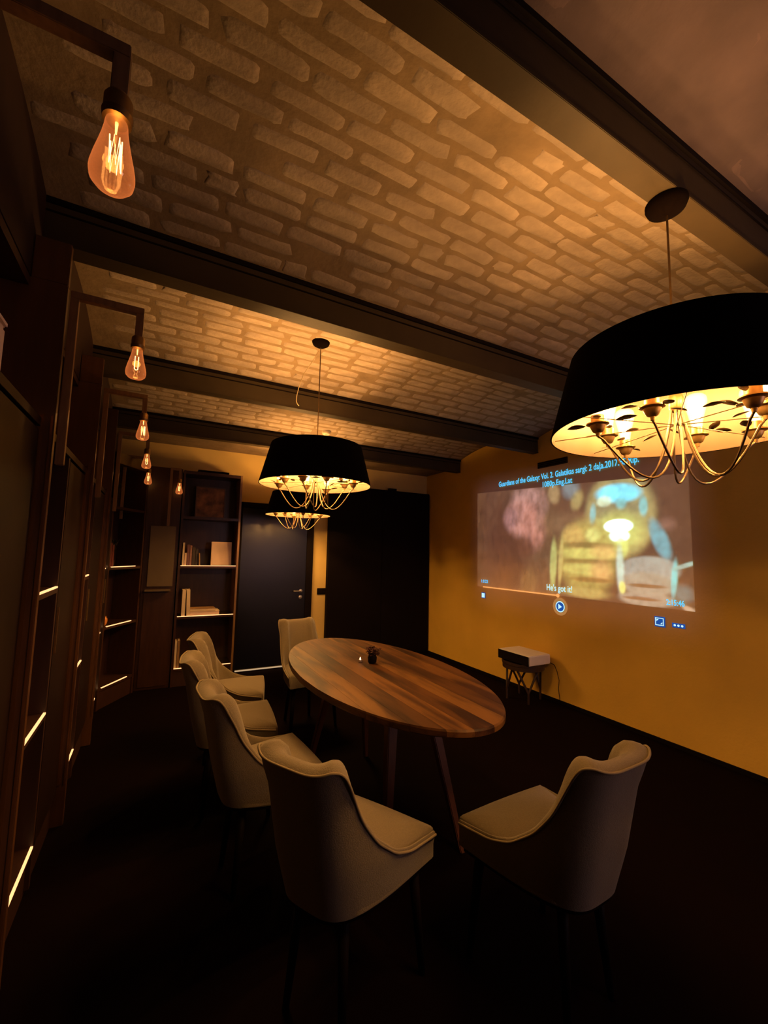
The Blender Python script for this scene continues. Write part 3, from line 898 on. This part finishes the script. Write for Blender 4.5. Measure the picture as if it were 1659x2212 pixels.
def build_chair():
    ends = [.30 * (k / 14) ** 1.5 for k in range(14)]
    mid = [.30 + (PI - .60) * k / 76 for k in range(77)]
    phis = ends + mid + [PI - e for e in reversed(ends)]
    NPh = len(phis)
    hh = [top_h(p) for p in phis]
    for _ in range(2):
        hh = [hh[0]] + [(hh[i - 1] + 2 * hh[i] + hh[i + 1]) / 4 for i in range(1, NPh - 1)] + [hh[-1]]
    cols = []
    rim = []
    for ph, h in zip(phis, hh):
        s = math.sin(ph)
        th = .016 + .046 * sstep(.52, .78, h)
        prof = []
        nz = 10
        for k in range(nz):
            z = .36 + (h - .014 - .36) * k / (nz - 1)
            prof.append((*tub(ph, z, -.012 * sstep(.70, .80, z)), z))
        rim.append((*tub(ph, h, -.012 * sstep(.70, .8, h)), h - .010))
        prof.append((*tub(ph, h, .002), h - .004))
        prof.append((*tub(ph, h, th * .30), h))
        prof.append((*tub(ph, h, th * .62), h - .001))
        prof.append((*tub(ph, h, th * .95), h - .010 - .010 * sstep(.5, .8, h)))
        zt = prof[-1][2]
        for k in range(7):
            z = zt + (.40 - zt) * (k + 1) / 7
            prof.append((*tub(ph, z, th), z))
        cols.append(prof)
    n = len(cols[0])
    vs = [v for c in cols for v in c]
    fs = []
    for i in range(NPh - 1):
        for j in range(n - 1):
            a = i * n + j
            fs.append((a, a + n, a + n + 1, a + 1))
        fs.append((i * n, i * n + n - 1, (i + 1) * n + n - 1, (i + 1) * n))
    fs.append(tuple(range(n)))
    fs.append(tuple((NPh - 1) * n + j for j in range(n - 1, -1, -1)))
    shell = mesh_of('backrest', vs, fs)
    fix_smooth(shell, 60)
    # seat cushion (D-shaped, domed)
    m = 40
    out = []
    for i in range(m + 1):
        ph = PI * i / m
        out.append(tub(ph, .47, .0165 + .028 * sstep(.6, 1.0, math.sin(ph))))
    # outline front edge
    fr = [(out[-1][0] + (out[0][0] - out[-1][0]) * k / 10, YFc + .012 + .006 * math.sin(PI * k / 10)) for k in range(0, 11)]
    loop = out + fr
    L = len(loop)
    cx, cy = 0, .03
    rings = [(1.0, .365), (1.0, .450), (.99, .460), (.96, .468), (.8, .478), (.55, .483), (.25, .485)]
    vs = []; fs = []
    for s, z in rings:
        for x, y in loop:
            vs.append((cx + (x - cx) * s, cy + (y - cy) * s, z))
    for j in range(len(rings) - 1):
        for i in range(L):
            fs.append((j * L + i, j * L + (i + 1) % L, (j + 1) * L + (i + 1) % L, (j + 1) * L + i))
    fs.append(tuple(range(L - 1, -1, -1)))
    fs.append(tuple((len(rings) - 1) * L + i for i in range(L)))
    seat = mesh_of('seat', vs, fs)
    fix_smooth(seat, 75)
    # underside board closing the shell
    lo = [tub(PI * i / m, .36, .006) for i in range(m + 1)]
    k = len(lo)
    vs = [(x, y, .345) for x, y in lo] + [(x, y, .364) for x, y in lo]
    fs = [tuple(range(k - 1, -1, -1)), tuple(range(k, 2 * k))] + [(i, (i + 1) % k, k + (i + 1) % k, k + i) for i in range(k)]
    base = mesh_of('seat_base', vs, fs)
    pip = MB().tube([(x * 1.004, y, z) for x, y, z in rim], .0042, 6).mesh('piping', True)
    legs = []
    for sx, sy in ((-1, -1), (1, -1), (-1, 1), (1, 1)):
        y = .19 if sy > 0 else -.085
        x = .17 if sy > 0 else .085
        a = (sx * x, y, .348); b = (sx * (x + .025), y + sy * .03, 0)
        legs.append(MB().tube([a, b], .019, 10, r2=.011).mesh('leg', True))
    return shell, seat, base, pip, legs
CH = build_chair()
def place_chair(x, y, nx, ny, label):
    rz = math.atan2(ny, nx) - PI / 2
    t = thing('dining_chair', label, 'chair', (x, y, 0), rz, 'beige upholstered chairs around the oval table')
    link('backrest', CH[0], M_FABRIC, t)
    link('seat', CH[1], M_FABRIC, t)
    link('seat_base', CH[2], M_LEG, t)
    link('piping', CH[3], M_PIPING, t)
    for l in CH[4]:
        link('leg', l, M_LEG, t)
    return t
place_chair(.600, 1.375, .87, .49, 'beige upholstered chair in front left, back turned to the camera')
place_chair(1.275, 1.075, -.04, 1.0, 'beige upholstered chair at the near end of the table, on the right')
place_chair(.470, 2.035, .995, .08, 'beige upholstered chair on the left side, second from the camera')
place_chair(.425, 2.635, .99, -.10, 'beige upholstered chair on the left side, third from the camera')
place_chair(.500, 3.215, .975, -.22, 'beige upholstered chair on the left side, farthest, before the lit lowest shelf')
place_chair(1.165, 3.54, .10, -.99, 'beige upholstered chair at the far table end before the black door')

# ------------------------------------------------------------------ projector on its stool
t = thing('stool', 'low round dark wooden stool with crossed rod legs against the ochre wall', 'stool', (3.33, 3.17, 0))
MB().lathe([(.195, .305), (.203, .309), (.203, .352), (.197, .358)], 48).obj('seat', M_STOOL, t, smooth=True)
MB().lathe([(.205, .350), (.209, .352), (.209, .370), (.205, .372), (.195, .372), (.195, .352)], 48, cap=False).obj('rim', M_STOOL, t, smooth=True)
for k in range(4):
    a = PI / 4 + k * PI / 2 + .25
    foot = (.165 * math.cos(a), .165 * math.sin(a), 0)
    knee = (.165 * math.cos(a), .165 * math.sin(a), .10)
    for s in (-1, 1):
        b = a + s * .62
        MB().tube([foot, knee, (.17 * math.cos(b), .17 * math.sin(b), .308)], .0105, 8).obj('leg', M_STOOL, t, smooth=True)
t = thing('projector', 'white box-shaped short-throw projector with black front, on the dark stool', 'projector', (3.335, 3.17, .3725), 0)
part('projector_body', -.145, .15, -.205, .205, 0.0, .092, M_PROJ, t, bevel=.007)
part('front_grille', -.152, -.1455, -.203, .203, .002, .088, M_BLACK, t, bevel=.002)
#part('lens_window', -.06, .08, -.13, .13, .0915, .0935, None)
t = thing('power_cable', 'thin dark power cable hanging from the projector stool to the floor', 'cable', (3.52, 2.93, 0))
MB().tube([(-.035, .06, .385), (.0, .02, .36), (.012, .0, .30), (.016, -.02, .22), (.012, -.012, .14), (.016, -.022, .06), (.01, -.03, .004)], .0035, 6).obj('cable_strand', M_BLACK, t, smooth=True)

# ------------------------------------------------------------------ projected picture on the ochre wall
XP = XR - .006
root = thing('projected_picture', 'film picture with blue captions projected on the ochre wall', 'projection', (XP, 2.9, 1.04))
def W2L(y, z): return (0.0, y - 2.9, z - 1.04)
def addlight_mat(name, attr=None, col=None, strength=1.0, cover=0.0):
    m = bpy.data.materials.new(name)
    m.use_nodes = True
    nt = m.node_tree
    nt.nodes.clear()
    o = nt.nodes.new('ShaderNodeOutputMaterial')
    e = nt.nodes.new('ShaderNodeEmission')
    e.inputs[1].default_value = strength
    if attr:
        a = nt.nodes.new('ShaderNodeAttribute')
        a.attribute_name = attr
        nt.links.new(a.outputs['Color'], e.inputs[0])
    else:
        e.inputs[0].default_value = (*col, 1)
    tr = nt.nodes.new('ShaderNodeBsdfTransparent')
    k = 1 - cover
    tr.inputs[0].default_value = (k, k, k, 1)
    ad = nt.nodes.new('ShaderNodeAddShader')
    nt.links.new(e.outputs[0], ad.inputs[0])
    nt.links.new(tr.outputs[0], ad.inputs[1])
    nt.links.new(ad.outputs[0], o.inputs[0])
    return m
# soft out-of-focus picture: (y, z, ry, rz, tilt, colour, weight, softness)
BL = [
 (3.90, 1.70, .26, .60, 0, (.030, .018, .012), .8, .5),
 (3.62, 1.50, .30, .50, 0, (.020, .010, .006), .9, .5),
 (3.10, 1.60, .22, .50, 0, (.050, .038, .022), .7, .6),
 # pinkish lit mass on the left
 (3.29, 1.99, .24, .20, .15, (.20, .13, .15), .85, .35),
 (3.38, 1.84, .24, .20, 0, (.22, .12, .13), .9, .35),
 (3.22, 1.72, .15, .22, 0, (.24, .12, .12), .8, .4),
 (3.55, 1.85, .10, .12, 0, (.13, .08, .11), .7, .5),
 (3.12, 1.94, .05, .22, .2, (.13, .085, .085), .7, .5),
 (3.33, 1.52, .12, .10, .2, (.05, .022, .014), .8, .5),
 (3.30, 1.14, .10, .14, .3, (.13, .09, .035), .5, .6),
 # bokeh
 (2.95, 2.07, .07, .10, -.2, (.24, .20, .12), .7, .4),
 (2.75, 2.09, .09, .09, 0, (.10, .17, .24), .8, .5),
 (2.68, 1.97, .06, .09, .4, (.26, .25, .12), .7, .5),
 (2.80, 1.75, .28, .10, 0, (.11, .08, .05), .6, .7),
 # big blurred globe of yellow-green light
 (2.27, 1.80, .31, .38, 0, (.26, .25, .11), .85, .15),
 (2.27, 1.88, .26, .25, 0, (.13, .16, .11), .75, .5),
 (2.27, 1.99, .20, .085, .05, (.12, .60, 1.0), .95, .25),
 (2.40, 1.93, .07, .05, 0, (.45, .65, .58), .8, .3),
 (2.28, 1.84, .17, .075, 0, (.12, .13, .09), .7, .5),
 (2.24, 1.90, .045, .05, 0, (.10, .38, .50), .8, .5),
 (2.05, 1.86, .035, .08, 0, (.12, .42, .55), .85, .4),
 (2.515, 1.82, .03, .09, .1, (.12, .38, .52), .8, .5),
 (2.27, 1.66, .21, .16, 0, (.34, .42, .14), .85, .45),
 (2.275, 1.70, .125, .058, 0, (1.2, 2.1, 2.6), 1.0, .18),
 (2.268, 1.615, .085, .052, 0, (1.0, 1.8, 2.2), 1.0, .25),
 (2.255, 1.52, .06, .09, 0, (.42, .55, .18), .85, .4),
 # cyan wedge and pale box
 (1.93, 1.58, .06, .17, -.35, (.08, .28, .42), .85, .3),
 (1.87, 1.70, .06, .05, 0, (.16, .10, .09), .6, .7),
 (2.03, 1.33, .24, .11, 0, (.19, .23, .25), .95, .12),
 (2.05, 1.21, .22, .10, 0, (.21, .22, .20), .9, .2),
 (2.06, 1.09, .22, .06, 0, (.22, .22, .20), .9, .25),
 (2.05, 1.198, .15, .016, 0, (.10, .055, .025), .9, .3),
 (2.10, 1.09, .15, .014, 0, (.12, .06, .03), .9, .3),
 # yellow-green knuckle shapes, purely blurred bars
 (2.60, 1.42, .30, .34, 0, (.24, .23, .07), .85, .25),
 (2.72, 1.62, .12, .10, .6, (.36, .28, .10), .8, .4),
 (2.52, 1.63, .07, .06, 0, (.42, .50, .20), .8, .5),
 (2.58, 1.535, .30, .028, .05, (.10, .08, .025), .75, .5),
 (2.60, 1.455, .28, .05, .03, (.36, .38, .12), .85, .4),
 (2.60, 1.385, .27, .020, 0, (.13, .10, .03), .75, .5),
 (2.62, 1.31, .24, .050, 0, (.34, .36, .12), .85, .4),
 (2.45, 1.30, .10, .09, 0, (.42, .26, .12), .7, .6),
 (2.42, 1.47, .12, .06, 0, (.44, .32, .13), .7, .6),
 (2.55, 1.215, .22, .022, 0, (.12, .07, .02), .8, .5),
 (2.62, 1.09, .22, .045, 0, (.26, .24, .09), .8, .5),
 (2.97, 1.35, .04, .24, .06, (.25, .32, .13), .85, .35),
 (2.88, 1.38, .025, .24, .1, (.30, .28, .11), .8, .4),
 (2.268, 1.33, .032, .19, 0, (.34, .50, .52), .85, .5),
 (2.255, 1.17, .028, .05, 0, (.60, .66, .22), .9, .4),
 (1.835, 1.27, .022, .14, .1, (.10, .42, .52), .9, .4),
 (1.75, 1.375, .10, .016, -.35, (.22, .38, .40), .85, .4),
 (1.77, 1.16, .06, .06, .5, (.10, .20, .24), .6, .6),
 (1.74, 1.045, .05, .02, .4, (.32, .28, .24), .8, .5),
]
NY, NZ = 232, 112
vs = []; fs = []; cols = []
rn = random.Random(3)
from mathutils import noise as mn
for j in range(NZ + 1):
    tz = j / NZ
    for i in range(NY + 1):
        s = i / NY
        y = 4.12 + (1.70 - 4.12) * s
        ztop = 2.205 + (2.085 - 2.205) * s
        z = 1.035 + (ztop - 1.035) * tz
        vs.append(W2L(y, z))
        c = [.040, .026, .018]
        for (by, bz, ry, rz_, tl, bc, wt, sf) in BL:
            dy, dz = y - by, z - bz
            ct, st_ = math.cos(tl), math.sin(tl)
            u = (dy * ct + dz * st_) / ry
            v = (-dy * st_ + dz * ct) / rz_
            dd = math.sqrt(u * u + v * v)
            if dd > 1.0 + sf: continue
            k = 1 - max(0.0, min(1.0, (dd - (1 - sf)) / (2 * sf)))
            k = k * k * (3 - 2 * k) * wt
            c = [a + (b - a) * k for a, b in zip(c, bc)]
        nz_ = 1 + .22 * mn.noise((y * 9, z * 9, 1.7)) + .12 * mn.noise((y * 31, z * 31, 4.1))
        if y > 3.0: nz_ += .55 * mn.noise((y * 16, z * 9, 9.0)) + .25 * mn.noise((y * 40, z * 24, 2.0))
        else: nz_ += .20 * mn.noise((y * 22, z * 22, 6.0))
        nz_ = max(.25, nz_)
        cols += [c[0] * nz_, c[1] * nz_, c[2] * nz_, 1.0]
for j in range(NZ):
    for i in range(NY):
        a = j * (NY + 1) + i
        fs.append((a, a + 1, a + NY + 2, a + NY + 1))
me = mesh_of('film_image', vs, fs)
ca = me.color_attributes.new('film', 'FLOAT_COLOR', 'POINT')
ca.data.foreach_set('color', cols)
link('film_image', me, addlight_mat('film_light', 'film', strength=1.12), root)
# dim raster of the projector around the film
vs = []; fs = []; cc = []
for j in range(17):
    for i in range(25):
        a_, b_ = i / 24, j / 16
        y = 4.30 + (1.50 - 4.30) * a_
        z = .72 + (2.46 - .10 * a_ - .72) * b_
        vs.append(W2L(y, z))
        k = sstep(0, .16, a_) * sstep(0, .12, 1 - a_) * sstep(0, .22, b_) * sstep(0, .14, 1 - b_)
        cc += [.020 * k, .012 * k, .018 * k, 1.0]
for j in range(16):
    for i in range(24):
        q = j * 25 + i
        fs.append((q, q + 1, q + 26, q + 25))
me = mesh_of('raster_glow', vs, fs, True)
ca = me.color_attributes.new('raster', 'FLOAT_COLOR', 'POINT')
ca.data.foreach_set('color', cc)
o = link('raster_glow', me, addlight_mat('raster_light', 'raster'), root)
o.location.x = .002
M_CAP = emis('caption_blue', (.07, .44, 1.0), 1.6)
M_CAPW = emis('caption_pale', (.55, .88, 1.0), 1.05)
M_CAPD = emis('caption_deep_blue', (.02, .10, .45), .8)
M_ORA = emis('progress_orange', (1.0, .42, .12), 1.0)
M_ORAD = emis('ring_orange', (.55, .24, .07), .8)
def text(name, body, y0, y1, zb, cap, m=M_CAP, lab=None, bold=.010):
    cu = bpy.data.curves.new(name, 'FONT')
    cu.body = body
    cu.size = 1.0
    cu.offset = bold
    cu.resolution_u = 3
    tmp = bpy.data.objects.new('tmp_text', cu)
    COL.objects.link(tmp)
    bpy.context.view_layer.update()
    dg = bpy.context.evaluated_depsgraph_get()
    me = bpy.data.meshes.new_from_object(tmp.evaluated_get(dg))
    bpy.data.objects.remove(tmp)
    bpy.data.curves.remove(cu)
    xs = [v.co.x for v in me.vertices]
    x0, x1 = min(xs), max(xs)
    k = (y0 - y1) / (x1 - x0)
    ch = cap / .70
    for v in me.vertices:
        x, y = v.co.x, v.co.y
        v.co = Vector((-.002, (y0 - (x - x0) * k) - 2.9, (zb + y * ch) - 1.04))
    me.materials.clear()
    o = link(name, me, m, root)
    if lab: o['label'] = lab
    return o
text('caption_text', 'Guardians of the Galaxy: Vol. 2. Galatikas sargi: 2 daļa.2017.BDRip.', 3.735, 2.07, 2.238, .060, lab='blue title line above the film')
text('caption_text', '1080p.Eng.Lat', 3.085, 2.725, 2.150, .058, lab='blue second title line')
text('caption_text', "He's got it!", 3.055, 2.755, 1.080, .062, M_CAPW, lab='pale blue subtitle')
text('caption_text', '2:15:46', 1.900, 1.770, 1.064, .044, lab='blue running time')
text('caption_text', '1:0:22', 4.045, 3.930, 1.088, .036, lab='small blurred blue elapsed time')
def flat(name, pts, m, dx=0.0, lab=None):
    n = len(pts)
    vs = [(-.002 + dx, y - 2.9, z - 1.04) for y, z in pts]
    o = link(name, mesh_of(name, vs, [tuple(range(n))]), m, root)
    if lab: o['label'] = lab
    return o
def ringf(name, y, z, r0, r1, m, dx=0.0, lab=None):
    n = 36
    vs = []
    for r in (r0, r1):
        for i in range(n):
            a = 2 * PI * i / n
            vs.append((-.002 + dx, y + r * math.cos(a) - 2.9, z + r * math.sin(a) - 1.04))
    fs = [(i, (i + 1) % n, n + (i + 1) % n, n + i) for i in range(n)]
    o = link(name, mesh_of(name, vs, fs), m, root)
    if lab: o['label'] = lab
    return o
flat('progress_bar', [(4.018, 1.030), (2.93, 1.030), (2.93, 1.043), (4.018, 1.043)], M_ORA, lab='orange progress bar')
ringf('progress_knob', 2.92, 1.036, 0.0005, .019, M_ORA, -.001)
ringf('play_ring', 2.895, .930, .060, .086, M_ORAD, lab='orange ring around the play button')
ringf('play_button', 2.895, .930, .0005, .046, M_CAPD, -.001, lab='deep blue play disc')
ringf('play_button', 2.895, .930, .044, .054, M_CAPW, -.0015, lab='white circle of the play button')
flat('play_arrow', [(2.915, .905), (2.872, .930), (2.915, .957)], M_CAPW, -.002)
def sq(y, z, h, m, dx=0): return [(y + h, z - h), (y - h, z - h), (y - h, z + h), (y + h, z + h)]
flat('menu_icon', sq(4.01, .934, .034, M_CAPD), M_CAPD)
flat('menu_icon', sq(4.013, .934, .026, M_CAPW), M_CAPW, -.001, lab='pale square icon at left')
flat('fullscreen_icon', sq(1.955, .925, .040, M_CAPD), M_CAPD)
for a in ([(1.99, .895), (1.925, .895), (1.925, .901), (1.99, .901)], [(1.99, .949), (1.925, .949), (1.925, .955), (1.99, .955)],
          [(1.99, .895), (1.984, .895), (1.984, .955), (1.99, .955)], [(1.931, .895), (1.925, .895), (1.925, .955), (1.931, .955)],
          [(1.980, .944), (1.980, .926), (1.962, .944)], [(1.935, .906), (1.935, .924), (1.953, .906)]):
    flat('fullscreen_icon', a, M_CAPW, -.001)
for k in range(3):
    ringf('menu_dot', 1.845 - k * .026, .915, .0005, .0085, M_CAPW, -.001)
flat('menu_backing', [(1.865, .898), (1.772, .898), (1.772, .932), (1.865, .932)], M_CAPD)
